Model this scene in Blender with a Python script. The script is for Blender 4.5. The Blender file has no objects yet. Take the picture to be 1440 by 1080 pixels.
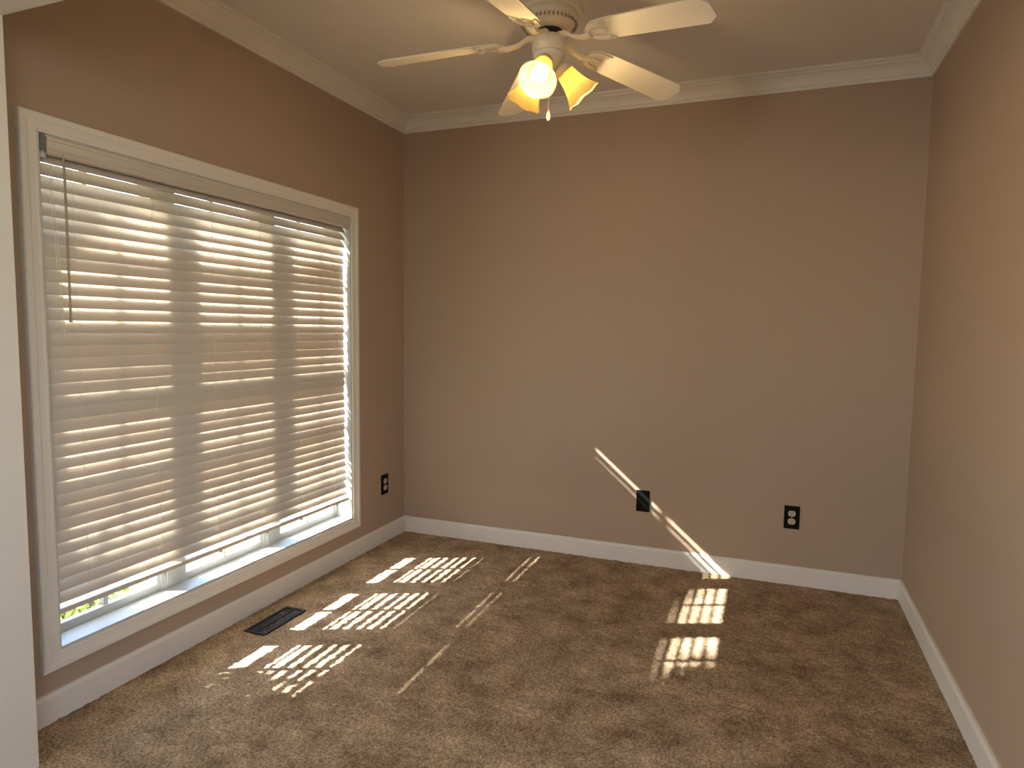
import bpy, bmesh, math, random
from mathutils import Vector, Matrix, noise
random.seed(7)
PI = math.pi
scene = bpy.context.scene
COL = scene.collection

# ------------------------------------------------------------ camera
W = 2.661            # room width
H = 2.44             # ceiling height
NEAR = -2.30         # room face of the wall with the cased opening
WT = 0.13            # thickness of that wall
F_PX = 929.66
CAM = Vector((2.0416, -3.4589, 1.2342))
yaw, pitch, roll = 0.3707, -0.0828, 0.0126
fw = Vector((-math.sin(yaw) * math.cos(pitch), math.cos(yaw) * math.cos(pitch), math.sin(pitch)))
r0 = Vector((math.cos(yaw), math.sin(yaw), 0))
u0 = r0.cross(fw)
rt = r0 * math.cos(roll) + u0 * math.sin(roll)
up = u0 * math.cos(roll) - r0 * math.sin(roll)
cd = bpy.data.cameras.new('camera')
cd.sensor_width = 36.0
cd.lens = F_PX / 1440 * 36
cd.clip_start = 0.02
cam = bpy.data.objects.new('camera', cd)
M = Matrix((rt, up, -fw)).transposed().to_4x4()
M.translation = CAM
cam.matrix_world = M
COL.objects.link(cam)
scene.camera = cam

# ------------------------------------------------------------ view, world, sun, hall fill lights
vs = scene.view_settings
vs.view_transform = 'Standard'
vs.look = 'None'
vs.gamma = 1.0
vs.use_curve_mapping = False
vs.exposure = -0.12
scene.cycles.max_bounces = 10
scene.cycles.diffuse_bounces = 6
scene.cycles.sample_clamp_indirect = 6.0

SUN_SLOPE = 0.86     # drop per metre travelled into the room
SUN_SIDE = 0.46      # drift towards the back wall per metre
sun_dir = Vector((1.0, SUN_SIDE, -SUN_SLOPE)).normalized()

world = bpy.data.worlds.new('world')
scene.world = world
world.use_nodes = True
wn = world.node_tree
bg = wn.nodes['Background']
sky = wn.nodes.new('ShaderNodeTexSky')
sky.sky_type = 'NISHITA'
sky.sun_disc = False
sky.sun_elevation = math.asin(-sun_dir.z)
sky.sun_rotation = math.atan2(-sun_dir.x, -sun_dir.y)
wn.links.new(sky.outputs[0], bg.inputs[0])
bg.inputs[1].default_value = 2.2

sd = bpy.data.lights.new('sun', 'SUN')
sd.energy = 78.0
sd.angle = math.radians(0.53)
sd.color = (1.0, 0.97, 0.92)
sun = bpy.data.objects.new('sun', sd)
sun.rotation_euler = sun_dir.to_track_quat('-Z', 'Y').to_euler()
sun.location = (-5, -2.5, 6)
COL.objects.link(sun)

# unseen fill lamp added in the hall's left wall to brighten the right wall
hd = bpy.data.lights.new('hall_fill_light', 'AREA')
hd.shape = 'RECTANGLE'
hd.size, hd.size_y = 1.7, 1.15
hd.energy = 88.0
hd.color = (0.89, 0.95, 1.0)
hl = bpy.data.objects.new('hall_fill_light', hd)
hl.location = (-0.10, -4.85, 1.5)
hl.rotation_euler = (math.radians(90), 0, math.radians(-90))
COL.objects.link(hl)
# weaker fill lamp added opposite, for the left wall and door jamb
hd2 = hd.copy()
hd2.name = 'hall_fill_light_right'
hd2.energy = 30.0
hl2 = bpy.data.objects.new('hall_fill_light_right', hd2)
hl2.location = (3.58, -4.85, 1.5)
hl2.rotation_euler = (math.radians(90), 0, math.radians(90))
COL.objects.link(hl2)

# ------------------------------------------------------------ materials
def mat(name, color, rough=0.6, spec=0.3, bump=None, metal=0.0):
    m = bpy.data.materials.new(name)
    m.use_nodes = True
    nt = m.node_tree
    b = nt.nodes['Principled BSDF']
    b.inputs['Base Color'].default_value = (*color, 1)
    b.inputs['Roughness'].default_value = rough
    b.inputs['Specular IOR Level'].default_value = spec
    b.inputs['Metallic'].default_value = metal
    if bump:
        scale, dist = bump
        tc = nt.nodes.new('ShaderNodeTexCoord')
        nz = nt.nodes.new('ShaderNodeTexNoise')
        nz.inputs['Scale'].default_value = scale
        nz.inputs['Detail'].default_value = 4
        bp = nt.nodes.new('ShaderNodeBump')
        bp.inputs['Strength'].default_value = 0.5
        bp.inputs['Distance'].default_value = dist
        nt.links.new(tc.outputs['Object'], nz.inputs['Vector'])
        nt.links.new(nz.outputs['Fac'], bp.inputs['Height'])
        nt.links.new(bp.outputs['Normal'], b.inputs['Normal'])
    return m

def noise_color(m, c1, c2, scale, lo=0.35, hi=0.65, detail=5, second=None):
    nt = m.node_tree
    b = nt.nodes['Principled BSDF']
    tc = nt.nodes.new('ShaderNodeTexCoord')
    nz = nt.nodes.new('ShaderNodeTexNoise')
    nz.inputs['Scale'].default_value = scale
    nz.inputs['Detail'].default_value = detail
    nz.inputs['Roughness'].default_value = 0.65
    cr = nt.nodes.new('ShaderNodeValToRGB')
    cr.color_ramp.elements[0].position = lo
    cr.color_ramp.elements[1].position = hi
    cr.color_ramp.elements[0].color = (*c1, 1)
    cr.color_ramp.elements[1].color = (*c2, 1)
    nt.links.new(tc.outputs['Object'], nz.inputs['Vector'])
    nt.links.new(nz.outputs['Fac'], cr.inputs['Fac'])
    out = cr.outputs['Color']
    if second:
        sc, lo2, hi2, amount = second
        n2 = nt.nodes.new('ShaderNodeTexNoise')
        n2.inputs['Scale'].default_value = sc
        n2.inputs['Detail'].default_value = 3
        mr = nt.nodes.new('ShaderNodeMapRange')
        mr.inputs[1].default_value = 0.3
        mr.inputs[2].default_value = 0.7
        mr.inputs[3].default_value = lo2
        mr.inputs[4].default_value = hi2
        mx = nt.nodes.new('ShaderNodeMix')
        mx.data_type = 'RGBA'
        mx.blend_type = 'MULTIPLY'
        mx.inputs[0].default_value = amount
        nt.links.new(tc.outputs['Object'], n2.inputs['Vector'])
        nt.links.new(n2.outputs['Fac'], mr.inputs[0])
        nt.links.new(out, mx.inputs[6])
        nt.links.new(mr.outputs[0], mx.inputs[7])
        out = mx.outputs[2]
    nt.links.new(out, b.inputs['Base Color'])

M_WALL = mat('taupe_wall_paint', (0.37, 0.268, 0.192), 0.55, 0.25, (220, 0.0006))
M_HALL = mat('pale_hall_paint', (0.55, 0.52, 0.47), 0.6, 0.2)
M_CEIL = mat('ceiling_paint', (0.68, 0.62, 0.55), 0.8, 0.2, (90, 0.001))
M_TRIM = mat('white_trim_paint', (0.66, 0.61, 0.535), 0.4, 0.35)
M_VINYL = mat('white_window_vinyl', (0.46, 0.46, 0.44), 0.4, 0.4)
M_FAN = mat('ivory_fan_enamel', (0.78, 0.70, 0.55), 0.4, 0.4)
M_DARKMETAL = mat('dark_motor_metal', (0.05, 0.045, 0.04), 0.5, 0.4, None, 0.6)
M_BLACK = mat('black_plastic', (0.005, 0.005, 0.005), 0.6, 0.08)
M_SLOT = mat('socket_slot_black', (0.01, 0.01, 0.01), 0.7, 0.1)
M_IVORY = mat('ivory_socket_plastic', (0.46, 0.38, 0.27), 0.4, 0.4)
M_REG = mat('dark_register_steel', (0.014, 0.015, 0.02), 0.5, 0.3)
M_SPRING = mat('grey_ribbed_plastic', (0.16, 0.15, 0.15), 0.5, 0.3)
M_CORD = mat('pale_cord', (0.72, 0.66, 0.56), 0.8, 0.1)
M_WAND = mat('grey_wand_plastic', (0.36, 0.30, 0.24), 0.3, 0.5)
M_BRICK = mat('exterior_siding', (0.62, 0.62, 0.62), 0.8, 0.2)
M_BARK = mat('bark', (0.14, 0.10, 0.07), 0.9, 0.1, (30, 0.01))
M_LEAF = mat('green_leaves', (0.10, 0.16, 0.04), 0.6, 0.3)
M_LEAF2 = mat('yellow_green_leaves', (0.26, 0.27, 0.06), 0.6, 0.3)
M_LAWN = mat('dry_lawn', (0.25, 0.24, 0.10), 0.9, 0.1)
noise_color(M_LAWN, (0.08, 0.09, 0.035), (0.20, 0.19, 0.10), 6)
M_PATH = mat('pale_concrete', (0.24, 0.235, 0.22), 0.9, 0.1, (20, 0.004))

M_CARPET = mat('tan_plush_carpet', (0.3, 0.2, 0.13), 0.95, 0.05, (200, 0.005))
noise_color(M_CARPET, (0.20, 0.134, 0.080), (0.50, 0.362, 0.236), 7, 0.30, 0.70, 6, (130, 0.42, 1.36, 0.95))

def blind_mat():
    m = mat('white_slat_vinyl', (0.55, 0.49, 0.415), 0.32, 0.5)
    nt = m.node_tree
    b = nt.nodes['Principled BSDF']
    tr = nt.nodes.new('ShaderNodeBsdfTranslucent')
    tr.inputs['Color'].default_value = (0.85, 0.55, 0.28, 1)
    mx = nt.nodes.new('ShaderNodeMixShader')
    mx.inputs[0].default_value = 0.06
    nt.links.new(b.outputs[0], mx.inputs[1])
    nt.links.new(tr.outputs[0], mx.inputs[2])
    nt.links.new(mx.outputs[0], nt.nodes['Material Output'].inputs['Surface'])
    return m
M_SLAT = blind_mat()

def glass_mat():
    m = bpy.data.materials.new('clear_window_glass')
    m.use_nodes = True
    nt = m.node_tree
    nt.nodes.remove(nt.nodes['Principled BSDF'])
    t = nt.nodes.new('ShaderNodeBsdfTransparent')
    t.inputs['Color'].default_value = (0.95, 0.97, 0.96, 1)
    g = nt.nodes.new('ShaderNodeBsdfGlossy')
    g.inputs['Roughness'].default_value = 0.02
    mx = nt.nodes.new('ShaderNodeMixShader')
    mx.inputs[0].default_value = 0.05
    nt.links.new(t.outputs[0], mx.inputs[1])
    nt.links.new(g.outputs[0], mx.inputs[2])
    nt.links.new(mx.outputs[0], nt.nodes['Material Output'].inputs['Surface'])
    return m
M_GLASS = glass_mat()

def shade_mat():
    m = bpy.data.materials.new('frosted_shade_glass')
    m.use_nodes = True
    nt = m.node_tree
    b = nt.nodes['Principled BSDF']
    b.inputs['Base Color'].default_value = (0.75, 0.58, 0.26, 1)
    b.inputs['Roughness'].default_value = 0.35
    tr = nt.nodes.new('ShaderNodeBsdfTranslucent')
    tr.inputs['Color'].default_value = (0.88, 0.78, 0.42, 1)
    mx = nt.nodes.new('ShaderNodeMixShader')
    mx.inputs[0].default_value = 0.55
    nt.links.new(b.outputs[0], mx.inputs[1])
    nt.links.new(tr.outputs[0], mx.inputs[2])
    nt.links.new(mx.outputs[0], nt.nodes['Material Output'].inputs['Surface'])
    return m
M_SHADE = shade_mat()

def bulb_mat():
    m = bpy.data.materials.new('glowing_bulb')
    m.use_nodes = True
    nt = m.node_tree
    b = nt.nodes['Principled BSDF']
    b.inputs['Base Color'].default_value = (0.9, 0.9, 0.85, 1)
    b.inputs['Emission Color'].default_value = (1.0, 0.80, 0.46, 1)
    b.inputs['Emission Strength'].default_value = 10.0
    return m
M_BULB = bulb_mat()

# ------------------------------------------------------------ mesh helpers
def finish(name, bm, material, parent=None, smooth=False, kind=None, bevel=0.0):
    bmesh.ops.recalc_face_normals(bm, faces=bm.faces)
    me = bpy.data.meshes.new(name)
    bm.to_mesh(me)
    bm.free()
    me.materials.append(material)
    if smooth:
        for p in me.polygons:
            p.use_smooth = True
    o = bpy.data.objects.new(name, me)
    COL.objects.link(o)
    if parent is not None:
        o.parent = parent
    if kind:
        o['kind'] = kind
    if bevel:
        md = o.modifiers.new('bevel', 'BEVEL')
        md.width = bevel
        md.segments = 2
        md.limit_method = 'ANGLE'
    if smooth:
        try:
            me.set_sharp_from_angle(angle=math.radians(40))
        except Exception:
            pass
    return o

def box(bm, a, b, mtx=None):
    x0, y0, z0 = a
    x1, y1, z1 = b
    vs_ = [Vector((x, y, z)) for x in (x0, x1) for y in (y0, y1) for z in (z0, z1)]
    if mtx is not None:
        vs_ = [mtx @ v for v in vs_]
    v = [bm.verts.new(p) for p in vs_]
    for f in ((0, 1, 3, 2), (4, 6, 7, 5), (0, 4, 5, 1), (2, 3, 7, 6), (0, 2, 6, 4), (1, 5, 7, 3)):
        bm.faces.new([v[i] for i in f])

def lathe(bm, prof, n=32, mtx=None, cap=True, flutes=0, amp=0.0):
    rings = []
    for r, z in prof:
        ring = []
        for i in range(n):
            a = 2 * PI * i / n
            rr = r * (1 + amp * math.cos(flutes * a)) if flutes else r
            p = Vector((rr * math.cos(a), rr * math.sin(a), z))
            if mtx is not None:
                p = mtx @ p
            ring.append(bm.verts.new(p))
        rings.append(ring)
    for A, B in zip(rings, rings[1:]):
        for i in range(n):
            j = (i + 1) % n
            bm.faces.new((A[i], A[j], B[j], B[i]))
    if cap:
        bm.faces.new(rings[0])
        bm.faces.new(rings[-1])

def tube(bm, pts, r, n=8):
    pts = [Vector(p) for p in pts]
    rings = []
    for k, p in enumerate(pts):
        d = (pts[min(k + 1, len(pts) - 1)] - pts[max(k - 1, 0)]).normalized()
        a = d.orthogonal().normalized() if k == 0 else (a0 - d * a0.dot(d)).normalized()
        a0 = a
        b = d.cross(a)
        rr = r[k] if isinstance(r, (list, tuple)) else r
        rings.append([bm.verts.new(p + (a * math.cos(2 * PI * i / n) + b * math.sin(2 * PI * i / n)) * rr) for i in range(n)])
    for A, B in zip(rings, rings[1:]):
        for i in range(n):
            j = (i + 1) % n
            bm.faces.new((A[i], A[j], B[j], B[i]))
    bm.faces.new(rings[0])
    bm.faces.new(rings[-1])

def prism(bm, outline, z0, z1, mtx=None):
    def mk(z):
        out = []
        for x, y in outline:
            p = Vector((x, y, z))
            out.append(bm.verts.new(mtx @ p if mtx is not None else p))
        return out
    A, B = mk(z0), mk(z1)
    n = len(A)
    bm.faces.new(A)
    bm.faces.new(B)
    for i in range(n):
        j = (i + 1) % n
        bm.faces.new((A[i], A[j], B[j], B[i]))

def run_profile(bm, A, B, inward, prof, mA=0, mB=0):
    """moulding from A to B along a wall; prof = [(distance off the wall, z)], ends mitred by distance*m"""
    A, B, inward = Vector(A), Vector(B), Vector(inward)
    d = (B - A).normalized()
    ra = [bm.verts.new(A + d * (q * mA) + inward * q + Vector((0, 0, z))) for q, z in prof]
    rb = [bm.verts.new(B - d * (q * mB) + inward * q + Vector((0, 0, z))) for q, z in prof]
    n = len(prof)
    for i in range(n):
        j = (i + 1) % n
        bm.faces.new((ra[i], ra[j], rb[j], rb[i]))
    bm.faces.new(ra)
    bm.faces.new(rb)

def frame_x(bm, y0, y1, z0, z1, prof):
    """mitred picture frame on an x = const wall; prof = [(outward offset from the inner edge, x)] closed"""
    rings = []
    for o, x in prof:
        rings.append([bm.verts.new(p) for p in ((x, y0 - o, z0 - o), (x, y1 + o, z0 - o), (x, y1 + o, z1 + o), (x, y0 - o, z1 + o))])
    n = len(rings)
    for k in range(n):
        A, B = rings[k], rings[(k + 1) % n]
        for i in range(4):
            j = (i + 1) % 4
            bm.faces.new((A[i], A[j], B[j], B[i]))

def thing(name, label, cat, loc=(0, 0, 0), group=None):
    o = bpy.data.objects.new(name, None)
    o.empty_display_size = 0.05
    COL.objects.link(o)
    o.location = loc
    o['label'] = label
    o['category'] = cat
    if group:
        o['group'] = group
    return o

# ------------------------------------------------------------ room shell
# window opening in the left wall
OY0, OY1, OZ0, OZ1 = -2.108, -0.540, 0.213, 1.797
XO = -0.16           # outer face of the left wall

# carpeted floor: a fine grid whose pile undulates by a few millimetres
def floor_mesh():
    x0, x1, y0, y1 = -0.02, W + 0.02, -3.2, 0.02
    nx, ny = 290, 350
    vs_, fs = [], []
    for j in range(ny + 1):
        for i in range(nx + 1):
            x = x0 + (x1 - x0) * i / nx
            y = y0 + (y1 - y0) * j / ny
            h = 0.0035 * noise.noise(Vector((x * 45, y * 45, 0))) + 0.003 * noise.noise(Vector((x * 110, y * 110, 5))) - 0.002
            vs_.append((x, y, h))
    for j in range(ny):
        for i in range(nx):
            a = j * (nx + 1) + i
            fs.append((a, a + 1, a + nx + 2, a + nx + 1))
    me = bpy.data.meshes.new('floor')
    me.from_pydata(vs_, [], fs)
    me.materials.append(M_CARPET)
    for p in me.polygons:
        p.use_smooth = True
    o = bpy.data.objects.new('floor', me)
    COL.objects.link(o)
    o['kind'] = 'structure'
floor_mesh()
bm = bmesh.new()
box(bm, (XO, -6.6, -0.12), (3.6, -3.2, -0.002))
finish('floor_hall', bm, M_CARPET, kind='structure')

bm = bmesh.new()
box(bm, (XO, NEAR - WT, H), (W + 0.15, 0.15, H + 0.1))
finish('ceiling', bm, M_CEIL, kind='structure')

bm = bmesh.new()
box(bm, (XO, 0, -0.1), (W + 0.15, 0.15, H))
finish('wall_back', bm, M_WALL, kind='structure')
bm = bmesh.new()
box(bm, (W, NEAR - WT, -0.1), (W + 0.15, 0, H))
finish('wall_right', bm, M_WALL, kind='structure')
bm = bmesh.new()
box(bm, (XO, NEAR - WT, -0.1), (0, OY0, H))
box(bm, (XO, OY1, -0.1), (0, 0, H))
box(bm, (XO, OY0, -0.1), (0, OY1, OZ0))
box(bm, (XO, OY0, OZ1), (0, OY1, H))
finish('wall_left', bm, M_WALL, kind='structure')

# near wall with the cased opening the photograph is taken through
DX0, DX1, DZ = 0.190, 2.470, 2.012
JT = 0.02
bm = bmesh.new()
box(bm, (0, NEAR - WT, -0.1), (DX0 - JT, NEAR, H))
box(bm, (DX1 + JT, NEAR - WT, -0.1), (W, NEAR, H))
box(bm, (DX0 - JT, NEAR - WT, DZ + JT), (DX1 + JT, NEAR, H))
finish('wall_near', bm, M_WALL, kind='structure')
bm = bmesh.new()
box(bm, (DX0 - JT, NEAR - WT, -0.01), (DX0, NEAR, DZ + JT))
box(bm, (DX1, NEAR - WT, -0.01), (DX1 + JT, NEAR, DZ + JT))
box(bm, (DX0, NEAR - WT, DZ), (DX1, NEAR, DZ + JT))
# flat casing around the opening on the hall side
for y0, y1 in ((NEAR - WT - 0.016, NEAR - WT),):
    box(bm, (DX0 - 0.09, y0, -0.01), (DX0 - 0.006, y1, DZ + 0.09))
    box(bm, (DX1 + 0.006, y0, -0.01), (DX1 + 0.09, y1, DZ + 0.09))
    box(bm, (DX0 - 0.006, y0, DZ + 0.006), (DX1 + 0.006, y1, DZ + 0.09))
finish('door_1', bm, M_TRIM, kind='structure', bevel=0.002)

# hall behind the camera (walls, ceiling; side openings added to hold the fill lamps)
bm = bmesh.new()
box(bm, (XO, -6.5, -0.1), (0.0, -5.75, 2.6))
box(bm, (XO, -3.95, -0.1), (0.0, NEAR - WT, 2.6))
box(bm, (XO, -5.75, -0.1), (0.0, -3.95, 0.9))
box(bm, (XO, -5.75, 2.1), (0.0, -3.95, 2.6))
finish('wall_hall_left', bm, M_HALL, kind='structure')
bm = bmesh.new()
box(bm, (3.5, -6.5, -0.1), (3.6, -5.75, 2.6))
box(bm, (3.5, -3.95, -0.1), (3.6, NEAR - WT, 2.6))
box(bm, (3.5, -5.75, -0.1), (3.6, -3.95, 0.9))
box(bm, (3.5, -5.75, 2.1), (3.6, -3.95, 2.6))
box(bm, (W + 0.15, NEAR - WT, -0.1), (3.5, NEAR, 2.6))
finish('wall_hall_right', bm, M_HALL, kind='structure')
bm = bmesh.new()
box(bm, (0.0, -6.5, -0.1), (3.5, -6.4, 2.6))
finish('wall_hall_far', bm, M_HALL, kind='structure')
bm = bmesh.new()
box(bm, (XO, -6.5, 2.6), (3.6, NEAR - WT, 2.7))
finish('ceiling_hall', bm, M_CEIL, kind='structure')

# baseboards
bprof = [(0, -0.012), (0.014, -0.012), (0.014, 0.078), (0.011, 0.084), (0.008, 0.0905), (0, 0.0915)]
bm = bmesh.new(); run_profile(bm, (0, NEAR, 0), (0, 0, 0), (1, 0, 0), bprof, 0, 1)
finish('baseboard_left', bm, M_TRIM, kind='structure')
bm = bmesh.new(); run_profile(bm, (0, 0, 0), (W, 0, 0), (0, -1, 0), bprof, 1, 1)
finish('baseboard_back', bm, M_TRIM, kind='structure')
bm = bmesh.new(); run_profile(bm, (W, 0, 0), (W, NEAR, 0), (-1, 0, 0), bprof, 1, 0)
finish('baseboard_right', bm, M_TRIM, kind='structure')

# crown moulding
cprof = [(0, 2.36), (0.010, 2.36), (0.012, 2.372), (0.018, 2.376), (0.022, 2.388), (0.032, 2.402),
         (0.046, 2.414), (0.060, 2.420), (0.063, 2.426), (0.074, 2.429), (0.076, 2.44), (0, 2.44)]
for nm, A, B, inw, a, b in (('trim_crown_left', (0, NEAR, 0), (0, 0, 0), (1, 0, 0), 1, 1),
                            ('trim_crown_back', (0, 0, 0), (W, 0, 0), (0, -1, 0), 1, 1),
                            ('trim_crown_right', (W, 0, 0), (W, NEAR, 0), (-1, 0, 0), 1, 1),
                            ('trim_crown_near', (W, NEAR, 0), (0, NEAR, 0), (0, 1, 0), 1, 1)):
    bm = bmesh.new(); run_profile(bm, A, B, inw, cprof, a, b)
    finish(nm, bm, M_TRIM, kind='structure')

# ------------------------------------------------------------ window: casing, liner, three double-hung units
bm = bmesh.new()
frame_x(bm, OY0, OY1, OZ0, OZ1, [(0.0, 0.0), (0.0, 0.011), (0.006, 0.013), (0.012, 0.0125), (0.030, 0.0145), (0.036, 0.018),
                                 (0.044, 0.0185), (0.052, 0.018), (0.055, 0.014), (0.055, 0.0)])
casing = finish('trim_window_casing', bm, M_TRIM, kind='structure')
bm = bmesh.new()
LT = 0.012
frame_x(bm, OY0, OY1, OZ0, OZ1, [(-LT + 0.004, 0.004), (-LT + 0.004, -0.085), (0.0, -0.085), (0.0, 0.004)])
finish('trim_window_liner', bm, M_VINYL, kind='structure')

GX = -0.120          # glass plane
units = [(-2.100, -1.640), (-1.556, -1.094), (-1.010, -0.548)]
ZB, ZT = 0.205, 1.795
bm = bmesh.new()
for a, b in ((-1.640, -1.556), (-1.094, -1.010)):
    box(bm, (-0.155, a, ZB), (-0.085, b, ZT))
    box(bm, (-0.085, a + 0.008, ZB), (-0.078, b - 0.008, ZT))
finish('trim_window_mullions', bm, M_VINYL, kind='structure')

for wi, (a, b) in enumerate(units):
    bm = bmesh.new()
    t = 0.012
    box(bm, (-0.155, a, ZB), (-0.087, a + t, ZT))
    box(bm, (-0.155, b - t, ZB), (-0.087, b, ZT))
    box(bm, (-0.155, a + t, ZB), (-0.087, b - t, ZB + 0.012))
    box(bm, (-0.155, a + t, ZT - 0.014), (-0.087, b - t, ZT))
    win = finish('window_%d' % (wi + 1), bm, M_VINYL, kind='structure')
    ya, yb = a + t, b - t
    for nm, z0, z1, x in (('lower_sash', ZB + 0.012, 1.07, -0.108), ('upper_sash', 1.035, ZT - 0.014, -0.134)):
        bm = bmesh.new()
        s = 0.014
        zr0 = z0 + (0.032 if nm == 'lower_sash' else 0.034)
        zr1 = z1 - (0.034 if nm == 'lower_sash' else 0.026)
        box(bm, (x - 0.012, ya, z0), (x + 0.012, ya + s, z1))
        box(bm, (x - 0.012, yb - s, z0), (x + 0.012, yb, z1))
        box(bm, (x - 0.012, ya + s, z0), (x + 0.012, yb - s, zr0))
        box(bm, (x - 0.012, ya + s, zr1), (x + 0.012, yb - s, z1))
        mid = (ya + yb) / 2
        box(bm, (x - 0.007, mid - 0.009, zr0), (x + 0.007, mid + 0.009, zr1))
        for k in (1, 2):
            zz = zr0 + (zr1 - zr0) * k / 3
            box(bm, (x - 0.0065, ya + s, zz - 0.009), (x + 0.0065, yb - s, zz + 0.009))
        sash = finish(nm, bm, M_VINYL, win)
        bm = bmesh.new()
        box(bm, (x - 0.002, ya + s - 0.003, zr0 - 0.003), (x + 0.002, yb - s + 0.003, zr1 + 0.003))
        finish('glass_pane', bm, M_GLASS, sash)

# ------------------------------------------------------------ horizontal blind
BX = -0.036
BY0, BY1 = -2.088, -0.556
blind = thing('window_blind', 'wide white horizontal slat blind lowered almost to the sill of the left wall window', 'blind', (BX, (BY0 + BY1) / 2, 0.315))
bl = Vector(blind.location)
def bpart(name, bm, m, parent=blind, smooth=False, bevel=0.0):
    # geometry given in world coordinates
    bmesh.ops.translate(bm, verts=bm.verts, vec=-bl)
    return finish(name, bm, m, parent, smooth, None, bevel)

bm = bmesh.new()
box(bm, (-0.066, BY0, 1.745), (-0.012, BY1, 1.785))
bpart('headrail', bm, M_SLAT, bevel=0.002)
bm = bmesh.new()
prof = [(-0.003, 1.738), (-0.008, 1.738), (-0.008, 1.793), (0.004, 1.793), (0.008, 1.789), (0.008, 1.782), (0.005, 1.779), (0.004, 1.760), (0.006, 1.750), (0.005, 1.742)]
A = [bm.verts.new((x, -2.078, z)) for x, z in prof]
B = [bm.verts.new((x, -0.556, z)) for x, z in prof]
for i in range(len(prof)):
    j = (i + 1) % len(prof)
    bm.faces.new((A[i], A[j], B[j], B[i]))
bm.faces.new(A); bm.faces.new(B)
val = bpart('valance', bm, M_SLAT)

SW, ST = 0.0580, 0.0026
def slat_mesh(t_near, t_mid, t_far):
    """one slat as a gently twisted, slightly crowned strip; tilt in degrees at its near end, middle and far end"""
    bm = bmesh.new()
    n = 8
    top, bot = [], []
    for i in range(n + 1):
        u = -1 + 2 * i / n
        x = u * SW / 2
        z = 0.0036 * (1 - u * u) - 0.0018
        e = ST / 2 * (1 if abs(u) < 0.9 else 0.55)
        top.append((x, z + e)); bot.append((x, z - e))
    prof = top + bot[::-1]
    L = (BY1 - BY0) / 2
    rings = []
    for k in range(13):
        v = -1 + 2 * k / 12
        t = t_mid + (t_far - t_mid) * v if v > 0 else t_mid + (t_near - t_mid) * -v
        c, q = math.cos(math.radians(t)), math.sin(math.radians(t))
        rings.append([bm.verts.new((x * c + z * q, v * L, -x * q + z * c)) for x, z in prof])
    m = len(prof)
    for A, B in zip(rings, rings[1:]):
        for i in range(m):
            j = (i + 1) % m
            bm.faces.new((A[i], A[j], B[j], B[i]))
    bm.faces.new(rings[0]); bm.faces.new(rings[-1])
    return bm
TILT = [(54, 54, 54), (50, 50, 50), (51, 51, 51), (57, 57, 69), (58, 58, 69), (59, 58, 80), (65, 66, 80), (71, 71, 74),
        (71, 71, 72), (70, 71, 71), (70, 70, 71), (70, 70, 71), (71, 70, 70), (71, 71, 70), (77, 79, 74), (85, 84, 80),
        (70, 71, 71), (80, 80, 72), (71, 70, 71), (73, 73, 72), (78, 79, 72), (72, 73, 79), (70, 70, 70), (75, 77, 71),
        (62.5, 63, 66), (79, 75, 71), (63, 68, 77), (71, 71, 71), (77, 73, 71), (72, 71, 71), (68, 68, 68), (61, 60, 61), (57, 57, 57), (56, 56, 57), (57, 56, 56), (46, 46, 46)]
for k, tl in enumerate(TILT):
    o = finish('slat', slat_mesh(*tl), M_SLAT, blind, True)
    zc = 1.7178 - 0.0391 * (k - 1) - 0.016
    o.location = (0, random.uniform(-0.0015, 0.0015), zc - bl.z)
    o.rotation_euler = (random.uniform(-0.0006, 0.0006), 0, 0)

bm = bmesh.new()
box(bm, (BX - 0.026, BY0, 0.318), (BX + 0.026, BY1 - 0.0 + 0.004, 0.335))
rail = bpart('bottom_rail', bm, M_SLAT, bevel=0.003)
LAD = [-1.985, -1.70, -1.43, -1.165, -0.93, -0.65]
for y in LAD:
    bm = bmesh.new()
    lathe(bm, [(0.0075, 0.3105), (0.0075, 0.318)], 14, Matrix.Translation((BX + 0.020, y, 0)))
    bpart('cord_button', bm, M_VINYL, rail)
for y in LAD:
    bm = bmesh.new()
    for x in (BX - 0.0135, BX + 0.0155):
        tube(bm, [(x, y, 0.335), (x, y, 1.745)], 0.0007, 5)
    bpart('ladder_cord', bm, M_CORD)
bm = bmesh.new()
tube(bm, [(0.004, -2.030, 1.738), (0.009, -2.031, 1.70), (0.012, -2.032, 1.26), (0.012, -2.032, 1.238)], [0.0032, 0.0036, 0.0036, 0.005], 8)
wand = bpart('tilt_wand', bm, M_WAND, smooth=True)
bm = bmesh.new()
tube(bm, [(-0.006, -2.030, 1.748), (0.004, -2.030, 1.752), (0.007, -2.030, 1.745), (0.005, -2.030, 1.735)], 0.0022, 6)
bpart('wand_hook', bm, M_VINYL, wand)
bm = bmesh.new()
tube(bm, [(-0.004, -2.060, 1.722), (0.0, -2.061, 1.60), (0.001, -2.050, 1.38), (0.001, -2.044, 1.18)], 0.0011, 5)
tube(bm, [(-0.004, -2.066, 1.722), (0.0, -2.069, 1.60), (0.001, -2.058, 1.38), (0.001, -2.047, 1.18)], 0.0011, 5)
bpart('lift_cord', bm, M_CORD)
# ribbed cord lock at the near end of the valance with its pale tassel
bm = bmesh.new()
for i in range(9):
    z = 1.745 + i * 0.0068
    box(bm, (-0.008, -2.099, z), (0.007 if i % 2 else 0.005, -2.083, z + 0.0068))
lock = bpart('cord_lock', bm, M_SPRING)
bm = bmesh.new()
lathe(bm, [(0.009, 1.726), (0.0095, 1.734), (0.006, 1.744), (0.003, 1.747)], 12, Matrix.Translation((-0.001, -2.089, 0)))
bpart('tassel', bm, M_VINYL, lock, True)

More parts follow.
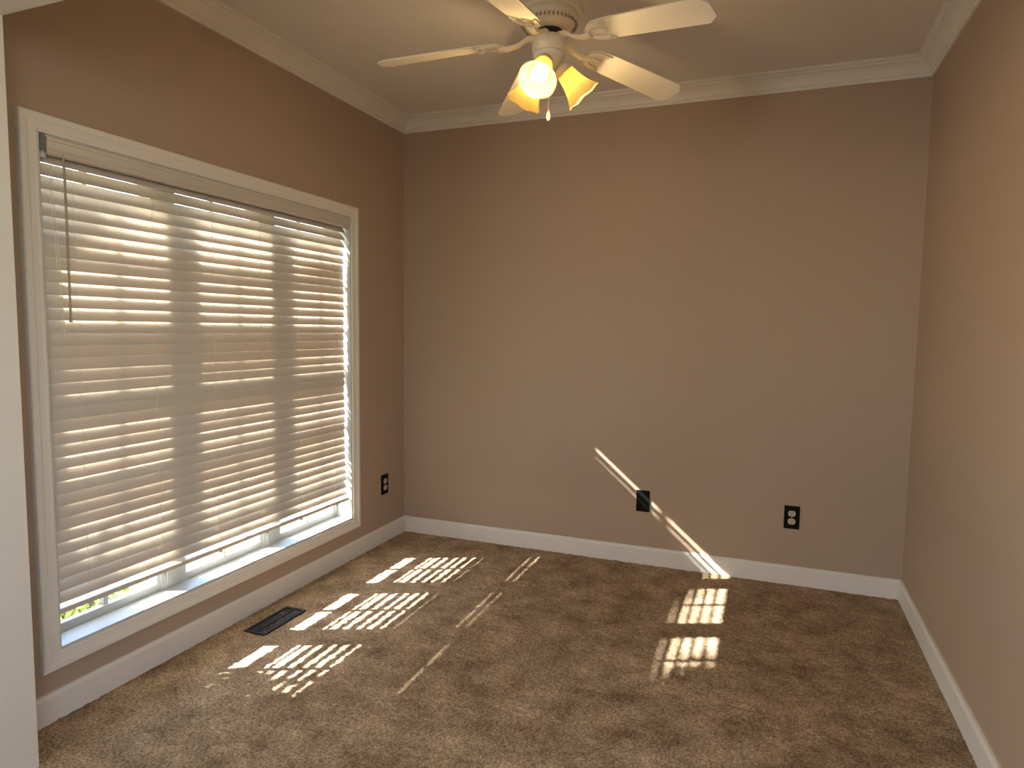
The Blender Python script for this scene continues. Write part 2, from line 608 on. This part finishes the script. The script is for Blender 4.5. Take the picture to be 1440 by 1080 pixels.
# ------------------------------------------------------------ ceiling fan
FX, FY = 1.289, -1.212
fan = thing('ceiling_fan', 'ivory five blade ceiling fan with three glowing bell shades hanging from the ceiling', 'ceiling fan', (FX, FY, H))
FT = Matrix.Translation((0, 0, -H))
def fpart(name, bm, m, parent=fan, smooth=True, bevel=0.0):
    bmesh.ops.translate(bm, verts=bm.verts, vec=Vector((0, 0, -H)))
    return finish(name, bm, m, parent, smooth, None, bevel)
bm = bmesh.new()
lathe(bm, [(0.085, 2.44), (0.110, 2.436), (0.118, 2.42), (0.120, 2.36), (0.118, 2.325), (0.112, 2.312), (0.098, 2.308)], 48)
fpart('motor_housing', bm, M_FAN)
bm = bmesh.new()
lathe(bm, [(0.098, 2.308), (0.100, 2.300), (0.097, 2.292), (0.082, 2.268), (0.066, 2.258), (0.050, 2.256)], 48)
ring = fpart('vent_ring', bm, M_FAN)
bm = bmesh.new()
for i in range(40):
    a = 2 * PI * i / 40
    mt = Matrix.Rotation(a, 4, 'Z') @ Matrix.Translation((0.090, 0, 2.2805)) @ Matrix.Rotation(math.radians(-32), 4, 'Y')
    box(bm, (-0.0028, -0.0022, -0.012), (0.0030, 0.0022, 0.012), mt)
fpart('vent_slots', bm, mat('vent_slot_shade', (0.42, 0.36, 0.26), 0.6, 0.2), ring, False)
bm = bmesh.new()
lathe(bm, [(0.045, 2.258), (0.045, 2.232)], 32)
fpart('motor_hub', bm, M_DARKMETAL)
bm = bmesh.new()
lathe(bm, [(0.045, 2.236), (0.056, 2.232), (0.058, 2.225), (0.058, 2.190), (0.054, 2.184), (0.046, 2.182)], 40)
fpart('switch_housing', bm, M_FAN)
bm = bmesh.new()
lathe(bm, [(0.052, 2.184), (0.056, 2.178), (0.054, 2.168), (0.044, 2.156), (0.036, 2.142), (0.024, 2.134), (0.010, 2.130)], 36)
fit = fpart('light_fitter', bm, M_FAN)

A0 = -19.4
R0, R1, BWD = 0.165, 0.600, 0.060
def blade_outline():
    pts = []
    # rounded root, slightly widening body, clipped tip
    for i in range(9):
        a = PI / 2 + PI * i / 8
        pts.append((R0 + 0.045 + 0.045 * math.cos(a), 0.047 * math.sin(a)))
    pts += [(R0 + 0.10, -0.053), (R1 - 0.030, -BWD), (R1, -BWD + 0.030),
            (R1, BWD - 0.030), (R1 - 0.030, BWD), (R0 + 0.10, 0.053)]
    return pts
def arc(cx, cy, r, a0, a1, n):
    return [(cx + r * math.cos(a0 + (a1 - a0) * i / n), cy + r * math.sin(a0 + (a1 - a0) * i / n)) for i in range(n + 1)]
blades = []
for k in range(5):
    ang = math.radians(A0 + 72 * k)
    place = Matrix.Rotation(ang, 4, 'Z')
    tilt = Matrix.Translation((0, 0, 2.232)) @ Matrix.Rotation(math.radians(7.4), 4, 'Y') @ Matrix.Rotation(math.radians(-13), 4, 'X')
    bm = bmesh.new()
    prism(bm, blade_outline(), 0.0, 0.006, place @ tilt)
    bd = fpart('blade', bm, M_FAN, fan, False, 0.0015)
    bm = bmesh.new()
    # flat plate under the blade root with an open centre, and the arm back to the hub
    ro = arc(R0 + 0.040, 0, 0.044, PI * 0.5, PI * 1.5, 14)
    outer = [(R0 + 0.085, 0.046)] + ro + [(R0 + 0.085, -0.046)]
    inner = [(R0 + 0.070, 0.030)] + arc(R0 + 0.044, 0, 0.028, PI * 0.5, PI * 1.5, 14) + [(R0 + 0.070, -0.030)]
    tm = place @ tilt
    def V(p, z): return bm.verts.new(tm @ Vector((p[0], p[1], z)))
    oT = [V(p, 0.0) for p in outer]; oB = [V(p, -0.007) for p in outer]
    iT = [V(p, 0.0) for p in inner]; iB = [V(p, -0.007) for p in inner]
    n = len(outer)
    for i in range(n - 1):
        bm.faces.new((oB[i], oB[i + 1], iB[i + 1], iB[i]))
        bm.faces.new((oT[i], oT[i + 1], iT[i + 1], iT[i]))
        bm.faces.new((oT[i], oT[i + 1], oB[i + 1], oB[i]))
        bm.faces.new((iT[i], iT[i + 1], iB[i + 1], iB[i]))
    for i in (0, n - 1):
        bm.faces.new((oT[i], oB[i], iB[i], iT[i]))
    # central tongue and arm
    prism(bm, [(R0 - 0.01, -0.012), (R0 + 0.06, -0.010), (R0 + 0.07, 0), (R0 + 0.06, 0.010), (R0 - 0.01, 0.012)], -0.0065, 0.0, tm)
    pts = [(0.046, 0, 2.240), (0.075, 0, 2.236), (0.105, 0, 2.216), (0.140, 0, 2.205), (R0 + 0.01, 0, 2.205)]
    wd = [0.017, 0.015, 0.012, 0.012, 0.016]
    rings = []
    for (x, y, z), w in zip(pts, wd):
        rings.append([bm.verts.new(place @ Vector(p)) for p in ((x, -w, z), (x, w, z), (x, w * 0.8, z - 0.011), (x, -w * 0.8, z - 0.011))])
    for Aq, Bq in zip(rings, rings[1:]):
        for i in range(4):
            j = (i + 1) % 4
            bm.faces.new((Aq[i], Aq[j], Bq[j], Bq[i]))
    bm.faces.new(rings[0]); bm.faces.new(rings[-1])
    for px, py in ((R0 + 0.018, 0.0), (R0 + 0.066, 0.038), (R0 + 0.066, -0.038)):
        lathe(bm, [(0.005, -0.010), (0.006, -0.007)], 10, tm @ Matrix.Translation((px, py, 0)))
    fpart('blade_bracket', bm, M_FAN, bd, False, 0.001)

# three bell shades
SHADE = [(0.026, 0.0), (0.030, 0.006), (0.033, 0.022), (0.037, 0.045), (0.042, 0.065), (0.049, 0.085), (0.058, 0.102), (0.066, 0.113)]
for k, adeg in enumerate((-88, 32, 152)):
    a = math.radians(adeg)
    out = Vector((math.cos(a), math.sin(a), 0))
    ax = (out * math.sin(math.radians(43)) - Vector((0, 0, 1)) * math.cos(math.radians(43))).normalized()
    base = out * 0.052 + Vector((0, 0, 2.132))
    q = Vector((0, 0, 1)).rotation_difference(ax).to_matrix().to_4x4()
    T = Matrix.Translation(base) @ q
    bm = bmesh.new()
    tube(bm, [Vector((0, 0, 2.152)) + out * 0.022, Vector((0, 0, 2.150)) + out * 0.036, base - ax * 0.012], [0.012, 0.012, 0.014], 12)
    lathe(bm, [(0.014, -0.016), (0.027, -0.012), (0.030, 0.0), (0.030, 0.012)], 28, T, True)
    arm = fpart('light_arm', bm, M_FAN)
    bm = bmesh.new()
    n = 56
    prof_o = SHADE
    prof_i = [(r - 0.0028, z) for r, z in SHADE][::-1]
    rings = []
    L = SHADE[-1][1]
    for r, z in prof_o + prof_i:
        rg = []
        w = max(0.0, (z - 0.06) / (L - 0.06)) ** 2
        for i in range(n):
            t = 2 * PI * i / n
            rr = r * (1 + 0.015 * w * math.cos(6 * t))
            zz = z + 0.002 * w * math.cos(6 * t)
            rg.append(bm.verts.new(T @ Vector((rr * math.cos(t), rr * math.sin(t), zz))))
        rings.append(rg)
    m = len(rings)
    for s in range(m):
        Aq, Bq = rings[s], rings[(s + 1) % m]
        for i in range(n):
            j = (i + 1) % n
            bm.faces.new((Aq[i], Aq[j], Bq[j], Bq[i]))
    shade = fpart('glass_shade', bm, M_SHADE)
    bm = bmesh.new()
    lathe(bm, [(0.012, 0.010), (0.013, 0.030), (0.018, 0.042), (0.0265, 0.058), (0.029, 0.072), (0.0265, 0.085), (0.018, 0.095), (0.006, 0.100)], 24, T)
    bulb = fpart('light_bulb', bm, M_BULB, shade)
    ld = bpy.data.lights.new('fan_bulb_light', 'POINT')
    ld.energy = 3.0
    ld.color = (1.0, 0.70, 0.33)
    ld.shadow_soft_size = 0.012
    lo = bpy.data.objects.new('fan_bulb_light', ld)
    lo.location = T @ Vector((0, 0, 0.135)) + Vector((FX, FY, 0))
    COL.objects.link(lo)
# pull chain
bm = bmesh.new()
z = 2.134
while z > 1.990:
    lathe(bm, [(0.0008, z), (0.0019, z - 0.0015), (0.0019, z - 0.0030), (0.0008, z - 0.0045)], 8, Matrix.Translation((0.004, -0.006, 0)))
    z -= 0.0045
chain = fpart('pull_chain', bm, M_FAN)
bm = bmesh.new()
lathe(bm, [(0.002, 1.992), (0.005, 1.984), (0.0075, 1.972), (0.007, 1.962), (0.003, 1.956)], 14, Matrix.Translation((0.004, -0.006, 0)))
fpart('chain_fob', bm, M_FAN, chain)

# ------------------------------------------------------------ outlets and blank plate
def outlet(name, label, cat, loc, rotz, sockets=True, group=None):
    o = thing(name, label, cat, loc, group)
    o.rotation_euler = (0, 0, rotz)
    bm = bmesh.new()
    # plate lies on the y = 0 plane, facing -y
    w, h = 0.035, 0.057
    prism(bm, [(-w, -h), (w, -h), (w, h), (-w, h)], 0.0, 0.006, Matrix.Rotation(math.radians(90), 4, 'X'))
    finish('cover_plate', bm, M_BLACK, o, False, None, 0.002)
    R = Matrix.Rotation(math.radians(90), 4, 'X')
    if sockets:
        for s in (1, -1):
            cz = 0.0195 * s
            out = []
            for i in range(28):
                t = 2 * PI * i / 28
                out.append((0.0172 * math.cos(t), max(-0.0138, min(0.0138, 0.0172 * math.sin(t))) + cz))
            bm = bmesh.new()
            prism(bm, out, 0.005, 0.0085, R)
            so = finish('socket', bm, M_IVORY, o)
            bm = bmesh.new()
            box(bm, (-0.0075, -0.0089, cz + 0.0), (-0.0053, -0.0080, cz + 0.0085))
            box(bm, (0.0053, -0.0089, cz + 0.0008), (0.0075, -0.0080, cz + 0.0078))
            lathe(bm, [(0.0026, 0.0080), (0.0026, 0.0089)], 12, R @ Matrix.Translation((0, cz - 0.0066, 0)))
            finish('socket_slots', bm, M_SLOT, so)
        bm = bmesh.new()
        lathe(bm, [(0.0032, 0.005), (0.0028, 0.0072)], 12, R)
        finish('screw', bm, M_IVORY, o)
    else:
        for s in (1, -1):
            bm = bmesh.new()
            lathe(bm, [(0.0034, 0.005), (0.0030, 0.0070)], 12, R @ Matrix.Translation((0, 0.030 * s, 0)))
            finish('screw', bm, M_BLACK, o)
    return o
outlet('wall_outlet', 'black outlet plate with two ivory sockets on the back wall near the right corner', 'outlet', (2.176, 0, 0.333), 0, True, 'black wall outlets')
outlet('wall_outlet', 'black outlet plate with two ivory sockets on the left wall beside the window', 'outlet', (0, -0.222, 0.333), math.radians(90), True, 'black wall outlets')
outlet('blank_plate', 'plain black blank cover plate without sockets low on the back wall', 'cover plate', (1.450, 0, 0.337), 0, False)

# ------------------------------------------------------------ floor register
reg = thing('floor_register', 'dark metal floor vent register set in the carpet below the window', 'floor vent', (0.155, -1.310, 0.0))
bm = bmesh.new()
hx, hy = 0.052, 0.128
for a, b in (((-hx, -hy), (hx, -hy + 0.012)), ((-hx, hy - 0.012), (hx, hy)), ((-hx, -hy + 0.012), (-hx + 0.011, hy - 0.012)), ((hx - 0.011, -hy + 0.012), (hx, hy - 0.012))):
    box(bm, (a[0], a[1], -0.01), (b[0], b[1], 0.005))
finish('register_frame', bm, M_REG, reg, False, None, 0.001)
bm = bmesh.new()
for i in range(19):
    y = -hy + 0.020 + i * (2 * hy - 0.040) / 18
    mt = Matrix.Translation((0, y, -0.001)) @ Matrix.Rotation(math.radians(35), 4, 'X')
    box(bm, (-hx + 0.011, -0.0045, -0.0011), (hx - 0.011, 0.0045, 0.0011), mt)
box(bm, (-0.003, -hy + 0.012, -0.003), (0.003, hy - 0.012, 0.0035))
finish('louvres', bm, M_REG, reg)
bm = bmesh.new()
box(bm, (-hx + 0.008, -hy + 0.010, -0.006), (hx - 0.008, hy - 0.010, -0.0045))
finish('duct_floor', bm, M_BLACK, reg)

# ------------------------------------------------------------ outside the window
GZ = -0.35
bm = bmesh.new()
box(bm, (-14, -12, GZ - 0.2), (XO, 9, GZ))
finish('lawn', bm, M_LAWN, kind='structure')
bm = bmesh.new()
box(bm, (-3.6, -9, GZ), (-1.9, 7, GZ + 0.02))
finish('path', bm, M_PATH, kind='structure')
# roof overhang above the window, and an added sun block beside it
bm = bmesh.new()
box(bm, (-0.66, -4.0, 2.25), (XO, 1.0, 2.28))
box(bm, (-0.70, -4.0, 2.23), (-0.66, 1.0, 2.42))
box(bm, (-2.0, -6.5, 2.28), (XO, -3.4, 2.31))  # unseen roof sheet, added to keep direct sun out of the hall opening
finish('trim_eave_and_sun_block', bm, M_BRICK, kind='structure')
bm = bmesh.new()
box(bm, (XO - 0.02, -3.95, GZ), (XO, OY0 - 0.02, 2.25))
box(bm, (XO - 0.02, OY1 + 0.02, GZ), (XO, 0.5, 2.25))
box(bm, (XO - 0.02, OY0 - 0.02, GZ), (XO, OY1 + 0.02, ZB))
box(bm, (XO - 0.02, OY0 - 0.02, ZT), (XO, OY1 + 0.02, 2.25))
finish('wall_exterior', bm, M_BRICK, kind='structure')

def leaves(bm, c, rad, n, size, rng):
    for _ in range(n):
        while True:
            p = Vector((rng.uniform(-1, 1), rng.uniform(-1, 1), rng.uniform(-1, 1)))
            if 0.2 < p.length < 1 and rng.random() < 0.35 + 0.65 * p.length:
                break
        p = Vector((p.x * rad[0], p.y * rad[1], p.z * rad[2])) + Vector(c)
        d = Vector((rng.gauss(0, 1), rng.gauss(0, 1), rng.gauss(0, 0.7) - 0.2)).normalized()
        s = d.orthogonal().normalized()
        s = (Matrix.Rotation(rng.uniform(0, 6.28), 3, d) @ s)
        L = size * rng.uniform(0.7, 1.3)
        w = L * 0.3
        up_ = d.cross(s) * (L * 0.08)
        v = [bm.verts.new(q) for q in (p, p + d * L * 0.5 + s * w + up_, p + d * L, p + d * L * 0.5 - s * w + up_)]
        bm.faces.new((v[0], v[1], v[2])); bm.faces.new((v[0], v[2], v[3]))
def plant(name, label, cat, base, c, rad, n, size, m, seed, stems):
    rng = random.Random(seed)
    t = thing(name, label, cat, base)
    b = Vector(base)
    bm = bmesh.new()
    leaves(bm, Vector(c) - b, rad, n, size, rng)
    finish('foliage', bm, m, t)
    bm = bmesh.new()
    for i in range(stems[0]):
        e = Vector((c[0] + rng.uniform(-0.6, 0.6) * rad[0], c[1] + rng.uniform(-0.6, 0.6) * rad[1], c[2] + rng.uniform(-0.1, 0.5) * rad[2])) - b
        m0 = Vector((e.x * 0.25, e.y * 0.25, e.z * 0.55))
        tube(bm, [(rng.uniform(-.02, .02), rng.uniform(-.02, .02), -0.05), m0, e], [stems[1], stems[1] * 0.8, stems[1] * 0.25], 7)
    finish('stem', bm, M_BARK, t, True)
plant('shrub', 'leafy green shrub outside the near end of the window', 'shrub', (-0.80, -2.44, GZ), (-0.80, -2.44, 0.45), (0.36, 0.36, 0.80), 3600, 0.07, M_LEAF, 3, (6, 0.012))
plant('tree', 'green tree standing beyond the path outside the window', 'tree', (-3.05, -3.9, GZ), (-3.0, -3.89, 4.45), (0.36, 0.74, 0.42), 3000, 0.11, M_LEAF, 5, (7, 0.06))
plant('shrub', 'low yellow green shrub outside below the middle of the window', 'shrub', (-1.45, -1.15, GZ), (-1.45, -1.15, GZ + 0.18), (0.30, 0.45, 0.20), 1500, 0.05, M_LEAF2, 9, (5, 0.008))
